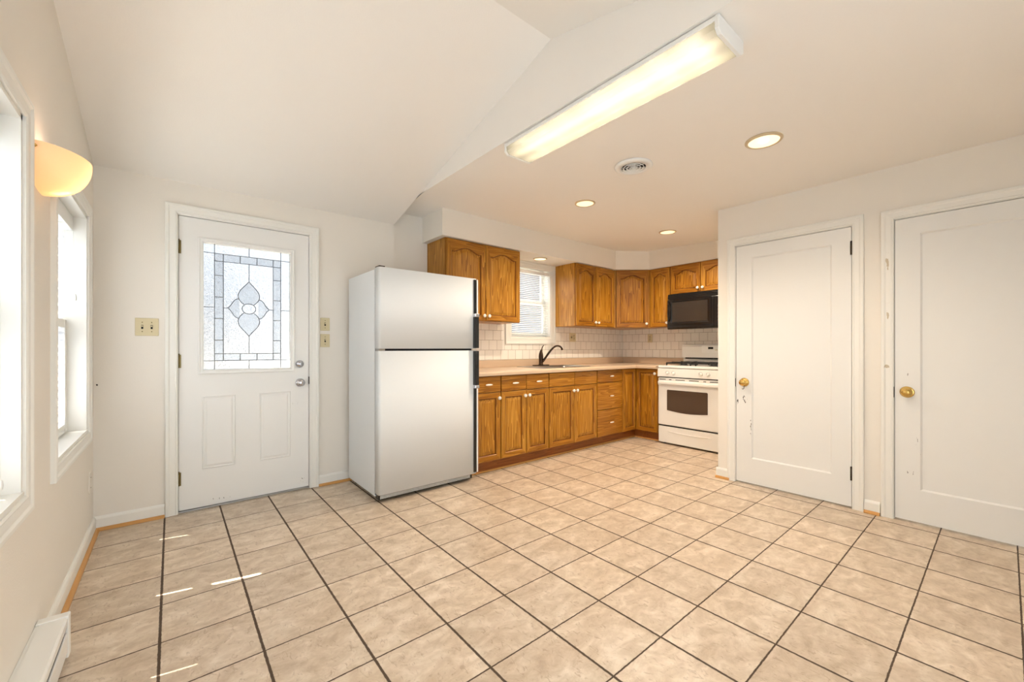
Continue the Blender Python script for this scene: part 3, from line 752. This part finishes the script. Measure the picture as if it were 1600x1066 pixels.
# ------------------------------------------------------------------ countertop, sink, faucet
ct = thing('countertop', 'beige laminate L-shaped countertop with low backsplash curb', 'countertop', (2.05, YK, .875))
mb = MB(); X = XK-2.05; z0, z1 = 0, .038
SX0, SX1, SY0, SY1 = .955, 1.665, -.56, -.13     # sink cut-out
fr = -.690
mb.box(0, SX0, fr+.02, -.0095, z0, z1).box(SX1, X-.0095, fr+.02, -.0095, z0, z1).box(SX0, SX1, fr+.02, SY0, z0, z1).box(SX0, SX1, SY1, -.0095, z0, z1)
mb.box(4.472-2.05, X-.0095, -.955, fr+.02, z0, z1)
nose = [(fr+.02, z0), (fr+.003, z0), (fr, z0+.004), (fr, z1-.014), (fr+.004, z1-.005), (fr+.012, z1-.001), (fr+.02, z1)]
mb.prism(nose, 'X', 0, 4.455-2.05)
xn = 4.472-2.05
mb.prism([(xn-.02+(p[0]-fr), p[1]) for p in nose], 'Y', -.955, fr+.02)
mb.box(4.455-2.05-.003, xn, fr, fr+.02, z0, z1)
mb.build('top', 'counter', ct)
mb = MB(); mb.box(0, X-.0095, -.030, -.0095, z1, .118, .003).box(X-.030, X-.0095, -.955, -.030, z1, .118, .003); mb.build('curb', 'counter', ct)
sk = thing('sink', 'stainless steel drop-in kitchen sink under the window', 'sink', (2.05+(SX0+SX1)/2, YK+(SY0+SY1)/2, .9135))
hw, hd = (SX1-SX0)/2+.02, (SY1-SY0)/2+.02
mb = MB()
def rr(x0, x1, y0, y1, z, r=.04, n=5):
    P = []
    for cx, cy, a in ((x1-r, y0+r, -PI/2), (x1-r, y1-r, 0), (x0+r, y1-r, PI/2), (x0+r, y0+r, PI)):
        for k in range(n+1): P.append((cx+r*math.cos(a+k*PI/2/n), cy+r*math.sin(a+k*PI/2/n), z))
    return P
mb.rings([rr(-hw, hw, -hd, hd, 0), rr(-hw, hw, -hd, hd, .004), rr(-hw+.012, hw-.012, -hd+.012, hd-.012, .007), rr(-hw+.05, hw-.05, -hd+.045, hd-.09, .007), rr(-hw+.06, hw-.06, -hd+.055, hd-.10, -.004), rr(-hw+.07, hw-.07, -hd+.065, hd-.11, -.036)], cap=False)
mb.build('rim', 'steel', sk)
mb = MB(); mb.lathe([(.045, -.03), (.03, -.036), (0, -.036)], (0, -.02, 0), seg=20); mb.box(-hw+.06, hw-.06, -hd+.055, hd-.10, -.0375, -.0355); mb.build('basin_floor', 'steel', sk)
fx, fy = 3.335, YK+SY1-.030
fc = thing('faucet', 'dark bronze single-lever kitchen faucet standing on the sink', 'faucet', (fx, fy, .9205))
mb = MB(); mb.prism([(x, y) for x, y, z in rr(-.125, .125, -.028, .028, 0, .027)], 'Z', 0, .010, bev=.002); mb.build('deck_plate', 'bronze', fc)
MB().lathe([(.030, .010), (.026, .016), (.024, .03), (.025, .07), (.027, .10), (.026, .12), (.021, .145), (.012, .17), (.004, .185), (0, .187)], seg=24).build('body', 'bronze', fc)
P = bez((.0, -.012, .165), (.004, -.010, .20), (.02, .0, .225), (.062, .015, .235)); MB().tube(P, .006, 10, rs=[.009-.005*i/12 for i in range(13)]).build('lever', 'bronze', fc)
P = bez((.014, -.012, .045), (.05, -.04, .10), (.085, -.075, .20), (.125, -.115, .225))+bez((.125, -.115, .225), (.15, -.14, .235), (.172, -.162, .225), (.178, -.168, .180))[1:]
MB().tube(P, .010, 12, rs=[.0135-.0035*min(1, i/14) for i in range(len(P)-3)]+[.0105, .0125, .0135]).build('spout', 'bronze', fc)

# ------------------------------------------------------------------ refrigerator
FXL, FXR = 1.180, 2.032; FW = FXR-FXL
rf = thing('refrigerator', 'tall white top-freezer refrigerator standing free beside the entry door', 'refrigerator', (FXL, 0, 0))
MB().box(0, FW, -.60, -.03, .035, 1.705, .006).build('cabinet', 'fridge', rf)
MB().box(.004, FW-.004, -.612, -.60, .05, 1.70).build('gasket', 'dark', rf)
def fdoor(z0, z1, name):
    mb = MB(); t = .072; w = FW
    pts = [(0, -.612), (w, -.612)]+[(w-.012*(1-math.cos(a*PI/12)), -.612-t+.012-.012*math.sin(a*PI/12)) for a in range(7)]+[(.020-.020*math.sin(a*PI/12), -.612-t+.020-.020*math.cos(a*PI/12)) for a in range(7)]
    mb.prism(pts, 'Z', z0, z1, smooth=True)
    return mb.build(name, 'fridge', rf)
zs = 1.112
fz = fdoor(zs+.008, 1.712, 'freezer_door'); fr_ = fdoor(.062, zs-.008, 'refrigerator_door')
hx0, hx1 = FW-.034, FW+.004
def handle(dr, za, zb, zc, zd, up):
    # black grip by the seam, slim black channel with white edge further out
    mb = MB(); g0, g1 = min(za, zb), max(za, zb)
    mb.prism([(hx0-.004, -.684), (hx1, -.684), (hx1, -.712), (hx1-.006, -.719), (hx0+.004, -.719), (hx0-.004, -.708)], 'Z', g0, g1)
    h = mb.build('handle', 'black', dr)
    c0, c1 = min(zb, zc), max(zb, zc)
    MB().box(hx0-.006, hx1+.001, -.722, -.683, c0-.003, c1+.003, .006).build('handle_clip', 'chrome', h)
    e0, e1 = min(zc, zd), max(zc, zd)
    mb = MB(); mb.box(hx0, hx1-.012, -.692, -.683, e0, e1, .001).build('handle_channel', 'black', h)
    mb = MB(); mb.box(hx1-.012, hx1, -.700, -.683, e0, e1, .003).build('handle_edge', 'white', h)
handle(fz, zs+.012, zs+.275, zs+.300, 1.702, 1)
handle(fr_, zs-.012, zs-.30, zs-.325, .075, -1)
MB().box(.01, FW-.03, -.655, -.60, .020, .052).build('base_grille', 'black', rf)
mb = MB()
for i in range(9): mb.box(.02, FW-.05, -.657, -.654, .026+i*.0028, .0272+i*.0028)
mb.build('grille_fins', 'white', rf)
for z in (1.712, zs-.008):
    mb = MB(); mb.box(.004, .05, -.675, -.60, z+.0005, z+.010 if z > 1.5 else z+.0155, .002); mb.build('hinge_cap', 'hinge' if z > 1.5 else 'steel', rf)
for x, y in ((.05, -.58), (FW-.05, -.58), (.05, -.1), (FW-.05, -.1)):
    MB().lathe([(0, 0), (.018, 0), (.018, .012), (.008, .014), (.008, .036), (0, .036)], (x, y, 0), seg=14).build('foot', 'dark', rf)

# ------------------------------------------------------------------ gas range
rg = thing('gas_range', 'white freestanding gas range with dark oven window', 'range', (XK-.012, -.920, 0), -PI/2)
RW = .758; D0 = .640
MB().box(0, RW, -D0+.03, 0, .020, .895, .004).build('body', 'enamel', rg)
mb = MB(); mb.box(-.002, RW+.002, -D0-.018, -.06, .892, .918, .008); mb.box(.04, RW-.04, -D0+.05, -.10, .918, .920); mb.build('cooktop', 'enamel', rg)
cp = MB().prism([(-D0+.03, .79), (-D0-.030, .79), (-D0-.026, .885), (-D0+.03, .892)], 'X', 0, RW).build('control_panel', 'enamel', rg)
for y in (-1.042, -1.117, -1.432, -1.512):
    x = -.920-y
    k = MB().lathe([(.021, 0), (.021, .004), (.017, .010), (.016, .022), (.014, .026), (0, .026)], (x, -D0-.028, .834), 'Y', 20); k.box(x-.004, x+.004, -D0-.062, -D0-.050, .818, .850, .002); k.box(x-.001, x+.001, -D0-.063, -D0-.0615, .836, .849, mi=1)
    k.lathe([(.0245, 0), (.0245, .0012), (0, .0012)], (x, -D0-.0275, .834), 'Y', 24, mi=2)
    k.build('knob', ['enamel', 'dark', 'steel'], cp)
MB().box(.002, RW-.002, -D0+.02, -D0+.03, .775, .792).build('vent_gap', 'dark', rg)
mb = MB(); mb.box(.002, RW-.002, -D0-.022, -D0+.028, .225, .778, .010); od = mb.build('oven_door', 'enamel', rg)
wx0, wx1 = .116, .588
pts = [(wx0+.008, .640), (wx1-.008, .640), (wx1, .632), (wx1, .402)]+[(wx1-(wx1-wx0)*i/10, .402-.018*math.sin(PI*i/10)) for i in range(1, 10)]+[(wx0, .402), (wx0, .632)]
MB().prism(pts, 'Y', -D0-.0245, -D0-.020).build('oven_window', 'glassdark', od)
mb = MB(); mb.box(.012, RW-.012, -D0-.056, -D0-.022, .700, .742, .012); mb.box(.012, .06, -D0-.05, -D0-.02, .690, .742, .01).box(RW-.06, RW-.012, -D0-.05, -D0-.02, .690, .742, .01); mb.build('handle', 'enamel', od)
mb = MB()
for a, b in ((.02, .10), (.14, .17), (.22, .33), (.38, .49), (.54, .57), (.61, .72)): mb.box(a, b, -D0-.0235, -D0-.021, .754, .762)
mb.build('vent_slot', 'dark', od)
MB().box(.004, RW-.004, -D0+.0, -D0+.028, .208, .226).build('drawer_gap', 'dark', rg)
mb = MB(); mb.box(.002, RW-.002, -D0-.016, -D0+.028, .018, .210, .008)
dw_ = mb.build('storage_drawer', 'enamel', rg)
mb = MB(); pts = [(.12+.5*i/12, .155-.012*math.sin(PI*i/12)) for i in range(13)]
mb.tube([(x, -D0-.014, z) for x, z in pts], .007, 8, rs=[.002]+[.007]*11+[.002]); mb.build('finger_grip', 'enamel', dw_)
# backguard
bgd = MB().prism([(0, .900), (-.055, .900), (-.058, .990), (-.098, 1.004), (-.100, 1.140), (-.085, 1.168), (0, 1.172)], 'X', 0, RW).build('backguard', 'enamel', rg)
MB().box(.045, RW-.045, -.1003, -.050, .990, 1.006).build('backguard_vent', 'dark', bgd)
MB().box(.255, .56, -.1025, -.099, 1.065, 1.155, .003).build('clock_panel', 'white', bgd)
MB().box(.334, .394, -.1045, -.102, 1.112, 1.136).build('clock_display', 'display', bgd)
for i in range(3): MB().lathe([(.006, 0), (.006, .003), (0, .003)], (.42+i*.018, -.1025, 1.100), 'Y', 12).build('clock_button', 'bisque', bgd)
MB().lathe([(.009, 0), (.009, .006), (0, .006)], (.50, -.1025, 1.082), 'Y', 14).build('clock_button', 'bisque', bgd)
def grate(x0, x1):
    mb = MB(); y0, y1, z = -D0+.07, -.12, .955; b = .009
    for x in (x0, x1): mb.box(x-b/2, x+b/2, y0, y1, z-.012, z, .002)
    for y in (y0, (y0+y1)/2, y1): mb.box(x0, x1, y-b/2, y+b/2, z-.012, z, .002)
    cx = (x0+x1)/2
    for yc in ((y0*.75+y1*.25), (y0*.25+y1*.75)):
        for a in range(4):
            an = a*PI/2; dx, dy = math.cos(an), math.sin(an)
            ex, ey = (x1-x0)/2, (y1-y0)/4
            mb.box(min(cx+dx*.03, cx+dx*ex)-b/2*abs(dy), max(cx+dx*.03, cx+dx*ex)+b/2*abs(dy), min(yc+dy*.03, yc+dy*ey)-b/2*abs(dx), max(yc+dy*.03, yc+dy*ey)+b/2*abs(dx), z-.010, z+.006, .002)
    for x in (x0, x1):
        for y in (y0, y1): mb.box(x-.006, x+.006, y-.006, y+.006, .918, z)
    return mb.build('grate', 'iron', rg)
grate(.06, .35); grate(.41, .70)
for x in (.205, .555):
    for y in (-.44, -.20):
        MB().lathe([(.05, .919), (.05, .925), (.036, .930), (.036, .940), (.02, .944), (0, .944)], (x, y, 0), seg=20).build('burner', 'iron', rg)
for x, y in ((.05, -.58), (RW-.05, -.58), (.05, -.06), (RW-.05, -.06)):
    MB().lathe([(0, 0), (.02, 0), (.02, .01), (.008, .012), (.008, .021), (0, .021)], (x, y, 0), seg=12).build('foot', 'dark', rg)
# low skirt plinth in shade
# ------------------------------------------------------------------ microwave
mw = thing('microwave', 'black over-the-range microwave hung under a short oak cabinet', 'microwave', (XK, -.900, 1.352), -PI/2)
MWD = .415; MW_ = .755; MH = .428
MB().box(0, MW_, -MWD+.03, -.001, .012, MH-.001, .003).build('body', 'black', mw)
mb = MB(); mb.prism([(-MWD+.03, 0.0), (-MWD-.002, .0), (-MWD-.012, .018), (-MWD-.014, .06), (-MWD-.014, MH-.075), (-MWD-.010, MH-.066), (-MWD+.03, MH-.066)], 'X', 0, .56); md = mb.build('door', 'black', mw)
wx0, wx1, wz0, wz1 = .055, .505, .075, .335
def R(i, y): return [(wx0+i, y, wz0+i), (wx1-i, y, wz0+i), (wx1-i, y, wz1-i), (wx0+i, y, wz1-i)]
MB().rings([R(-.03, -MWD-.014), R(-.028, -MWD-.019), R(-.004, -MWD-.019), R(.006, -MWD-.0155), R(.012, -MWD-.0155)]).build('window_bezel', 'black', md)
MB().box(wx0+.012, wx1-.012, -MWD-.0175, -MWD-.015, wz0+.012, wz1-.012).build('window', 'mwglass', md)
mb = MB(); mb.prism([(-MWD+.03, 0.0), (-MWD-.002, .0), (-MWD-.012, .018), (-MWD-.013, .06), (-MWD-.013, MH-.075), (-MWD-.010, MH-.066), (-MWD+.03, MH-.066)], 'X', .563, MW_); cpn = mb.build('control_panel', 'black', mw)
MB().box(.60, .72, -MWD-.0145, -MWD-.0125, .285, .325).build('display', 'display', cpn)
mb = MB()
for i in range(3):
    for j in range(5): mb.box(.60+i*.042, .634+i*.042, -MWD-.0142, -MWD-.0125, .07+j*.04, .095+j*.04, .001)
mb.build('keypad', 'hinge', cpn)
mb = MB(); mb.prism([(-MWD+.03, MH-.062), (-MWD-.006, MH-.062), (-MWD+.004, MH-.002), (-MWD+.03, MH-.002)], 'X', 0, MW_)
for i in range(5): mb.box(.01, MW_-.01, -MWD-.008+.002*i, -MWD+.01, MH-.056+i*.011, MH-.051+i*.011)
mb.build('vent_grille', 'black', mw)
MB().tube([(.03, -MWD-.014, .10), (.028, -MWD-.045, .13), (.028, -MWD-.050, .21), (.028, -MWD-.045, .30), (.03, -MWD-.014, .33)], .008, 10).build('handle', 'black', md)

# ------------------------------------------------------------------ switch plates and outlets
def plate(name, label, cat, loc, rotz, w, h, kind, group=None, mat='bisque'):
    p = thing(name, label, cat, loc, rotz, group)
    MB().box(-w/2, w/2, -.006, 0, -h/2, h/2, .003).build('plate', mat, p)
    gangs = [-.023, .023] if w > .1 else [0]
    for gx in gangs:
        k = kind
        if kind == 'mixed': k = 'toggle' if gx < 0 else 'outlet'
        if k == 'toggle':
            MB().box(gx-.005, gx+.005, -.0075, -.0055, -.013, .013).build('slot', 'dark', p)
            MB().box(gx-.004, gx+.004, -.018, -.006, .000, .010, .002).build('toggle', mat, p)
        if k == 'outlet':
            for z in (-.019, .019):
                o = MB().lathe([(.0165, 0), (.0165, .0025), (0, .0025)], (gx, -.0055, z), 'Y', 20).build('socket', mat, p)
                MB().box(gx-.007, gx-.005, -.0095, -.0075, z-.002, z+.007).box(gx+.005, gx+.007, -.0095, -.0075, z-.002, z+.007).lathe([(.0025, 0), (.0025, .001), (0, .001)], (gx, -.008, z-.008), 'Y', 10).build('slots', 'dark', o)
        for z in ((-.03, .03) if k == 'toggle' else (0,)):
            MB().lathe([(.003, 0), (.003, .0015), (0, .002)], (gx, -.006, z), 'Y', 10).build('screw', 'oldbrass', p)
    return p
plate('light_switch', 'almond double switch plate on the wall left of the entry door', 'light switch', (-.088, YE, 1.262), 0, .116, .115, 'toggle')
plate('light_switch', 'upper of the two almond switch plates between door and refrigerator', 'light switch', (1.006, YE, 1.320), 0, .073, .105, 'toggle')
plate('light_switch', 'lower of the two almond switch plates between door and refrigerator', 'light switch', (1.006, YE, 1.186), 0, .073, .107, 'toggle')
plate('outlet', 'wide almond outlet and switch plate on the tiles right of the sink window', 'outlet', (4.045, YK-.008, 1.262), 0, .120, .115, 'mixed')
plate('outlet', 'almond outlet plate on the tiles left of the microwave', 'outlet', (XK-.008, -.405, 1.258), -PI/2, .073, .115, 'outlet')
p = thing('wall_plate', 'blank painted-over plate low on the wall under the left window', 'wall plate', (XL, -.125, .335), PI/2)
mb = MB(); mb.prism([(x, y) for x, y, z in rr(-.035, .035, -.06, .06, 0, .014)], 'Y', -.005, 0); mb.build('plate', 'wall', p)
for z in (-.03, .03): MB().lathe([(.003, 0), (.003, .0015), (0, .002)], (0, -.005, z), 'Y', 10).build('screw', 'oldbrass', p)
nl = MB().tube([(0, 0, 0), (.0, -.012, .003)], .004, 8).build('nail', 'dark', loc=(-.318, YE, .896)); tag(nl, 'small dark nail in the wall by the left corner', 'nail')

# ------------------------------------------------------------------ baseboard heater in the lower left
ht = thing('baseboard_heater', 'pale metal baseboard heater at the foot of the left wall', 'heater', (XL, -3.2, 0), PI/2)
HL = 3.2-1.345
MB().prism([(-.001, .012), (-.012, .012), (-.012, .150), (-.074, .150), (-.080, .143), (-.080, .118), (-.076, .118), (-.076, .140), (-.070, .146), (-.001, .146)], 'X', 0, HL-.04).build('cover', 'white', ht)
MB().box(0, HL-.04, -.080, -.074, .020, .095, .002).build('front_panel', 'white', ht)
MB().box(0, HL-.04, -.070, -.012, .045, .105).build('fins', 'dark', ht)
MB().box(HL-.04, HL, -.083, -.001, 0, .153, .004).build('end_cap', 'white', ht)
MB().box(0, .04, -.083, -.001, 0, .153, .004).build('end_cap', 'white', ht)

# ------------------------------------------------------------------ sconce
sc = thing('wall_sconce', 'half-bowl glass wall sconce glowing between the left windows', 'wall lamp', (XL, -1.315, 1.69), PI/2)
mb = MB(); n = 28; K = 10; rows = []
bmv = mb.bm
for thick, sgn in ((0, 1), (.005, -1)):
    rows = []
    for k in range(K+1):
        ph = PI/2*k/K
        hh = .135*(1-math.cos(ph)); rr_ = math.sin(ph)**.8
        rows.append([bmv.verts.new(((.165-thick)*rr_*math.cos(PI*i/n), -(.135-thick)*rr_*math.sin(PI*i/n)-.001, thick*.8+hh*(1-thick*2))) for i in range(n+1)])
    for a, b in zip(rows, rows[1:]):
        for i in range(n):
            try: bmv.faces.new((a[i], a[i+1], b[i+1], b[i])).smooth = True
            except ValueError: pass
bmesh.ops.remove_doubles(bmv, verts=bmv.verts[:], dist=1e-5)
mb.build('lamp_shade', 'shade', sc)
MB().box(-.05, .05, -.012, 0, .03, .12, .004).build('back_plate', 'brass', sc)
mb = MB(); mb.lathe([(.008, 0), (.008, .012), (.004, .018), (0, .02)], (-.158, -.004, .118), 'Y', 12); mb.lathe([(.008, 0), (.008, .012), (.004, .018), (0, .02)], (.158, -.004, .118), 'Y', 12); mb.build('finial', 'brass', sc)
MB().lathe([(.012, .0), (.014, .02), (.022, .05), (.018, .07), (0, .078)], (0, -.055, .03), seg=16).build('bulb', 'bulb', sc)
def pointlight(name, loc, e, col, r, parent=None, spot=None, blend=.6, rot=None):
    L = bpy.data.lights.new(name, 'SPOT' if spot else 'POINT'); L.energy = e; L.color = col; L.shadow_soft_size = r
    if spot: L.spot_size = spot; L.spot_blend = blend
    o = bpy.data.objects.new(name, L); COL.objects.link(o); o.location = loc
    if parent: o.parent = parent
    if rot: o.rotation_euler = rot
    return o
pointlight('bulb_light', (0, -.06, .125), 0.15, (1, .80, .70), .02, sc)

# ------------------------------------------------------------------ ceiling fixtures
fl = thing('fluorescent_light', 'long ceiling fluorescent light with glowing prismatic diffuser', 'ceiling light', (1.722, -2.230, ZC-.006))
HLn = .640
MB().box(-.112, .112, -HLn, HLn, -.020, 0, .003).build('housing', 'white', fl)
mb = MB(); pr = [(-.108, -.018), (-.105, -.046), (-.088, -.062), (.088, -.062), (.105, -.046), (.108, -.018)]
mb.prism(pr, 'Y', -HLn+.012, HLn-.012); mb.build('diffuser', 'diffuser', fl)
mb = MB(); pe = [(-.113, .001), (-.113, -.050), (-.091, -.067), (.091, -.067), (.113, -.050), (.113, .001)]
mb.prism(pe, 'Y', -HLn-.003, -HLn+.013, bev=.0015); mb.build('end_cap', 'white', fl)
mb = MB(); mb.prism(pe, 'Y', HLn-.013, HLn+.003, bev=.0015); mb.build('end_cap', 'white', fl)
for tx, ty in [(a, b) for a in (-.05, .055) for b in (-.5, -.35, -.2, -.05, .05, .2, .35, .5)]:
    pointlight('tube_light', (tx, ty, -.030), 6.2, (1, .94, .86), 0, fl, math.radians(150), .4)
def recessed(x, y, z, r, label, bulb, e, drop=.0):
    t = thing('recessed_light', label, 'ceiling light', (x, y, z), 0, 'recessed ceiling lights')
    MB().lathe([(r*.82, -.001), (r*.84, -.008), (r*.95, -.007), (r, -.002), (r, .003), (r*.82, .003)], seg=40).build('trim_ring', 'ringp', t)
    MB().lathe([(r*.83, -.0045), (r*.5, -.0025), (0, -.0025)], seg=40).build('reflector', 'warm', t)
    if bulb: MB().lathe([(.026, -.0024), (.024, -.005), (.014, -.008), (0, -.009)], (0, 0, 0), seg=24).build('bulb', 'bulb', t)
    pointlight('lamp', (0, 0, -.014), e, (1, .84, .66), 0, t, math.radians(150), .9)
    return t
recessed(2.725, -2.645, cz(2.725, -2.645)-.001, .098, 'recessed ceiling light nearest the closet doors, bulb visible', True, 15)
recessed(2.768, -1.248, cz(2.768, -1.248)-.001, .088, 'recessed ceiling light in front of the sink cabinets', False, 36)
recessed(4.085, -1.265, cz(4.085, -1.265)-.001, .088, 'recessed ceiling light in front of the gas range', False, 36)
recessed(3.262, -.175, ZS-.001, .080, 'small recessed light in the soffit over the sink window', False, 3.5)
vt = thing('ceiling_vent', 'round white louvred ceiling vent between the fluorescent and recessed lights', 'ceiling vent', (2.447, -1.944, cz(2.447, -1.944)-.001))
MB().lathe([(.125, .002), (.125, -.004), (.112, -.012), (.084, -.014), (.080, -.006), (.080, .002)], seg=40).build('rim', 'white', vt)
MB().lathe([(.080, -.001), (0, -.001)], seg=40).build('duct', 'dark', vt)
mb = MB()
for k in (1, 2, 3): 
    R_ = .080*k/3.7; mb.lathe([(R_-.002, -.006), (R_+.003, -.015), (R_+.006, -.015), (R_+.001, -.006)], seg=32)
for a in range(8):
    an = a*PI/4; mb.tube([(.006*math.cos(an), .006*math.sin(an), -.009), (.082*math.cos(an), .082*math.sin(an), -.009)], .002, 6)
mb.lathe([(.010, -.004), (.010, -.018), (0, -.020)], seg=16); mb.build('louvre', 'white', vt)

# ------------------------------------------------------------------ outdoors seen through the panes
gr = MB().box(-20, 25, .25, 45, -.26, -.2).build('ground', 'concrete'); tag(gr, 'grey ground outside the windows', 'ground', kind='structure')
h2 = thing('neighbour_house', 'pale house across the street, blurred behind the door glass', 'house', (-1.2, 12.0, -.2))
MB().box(-2.4, 2.6, 0, 5, 0, 2.7).build('siding', 'siding', h2)
MB().prism([(-.3, 2.65), (2.5, 4.3), (5.3, 2.65)], 'X', -2.7, 2.9).build('roof', 'roof', h2)
for wx in (-1.4, 1.2): MB().box(wx-.4, wx+.4, -.03, .02, 1.0, 2.1, .01).build('window', 'black', h2)
hs = thing('neighbour_house', 'grey clapboard house seen through the sink window blind', 'house', (6.0, 3.6, -.2))
MB().box(-1.8, 3.0, 0, 2.0, 0, 2.15).build('siding', 'siding', hs)
MB().prism([(-.25, 2.10), (1.7, 4.3), (3.6, 2.10)], 'X', -1.95, 3.1).build('roof', 'roof', hs)
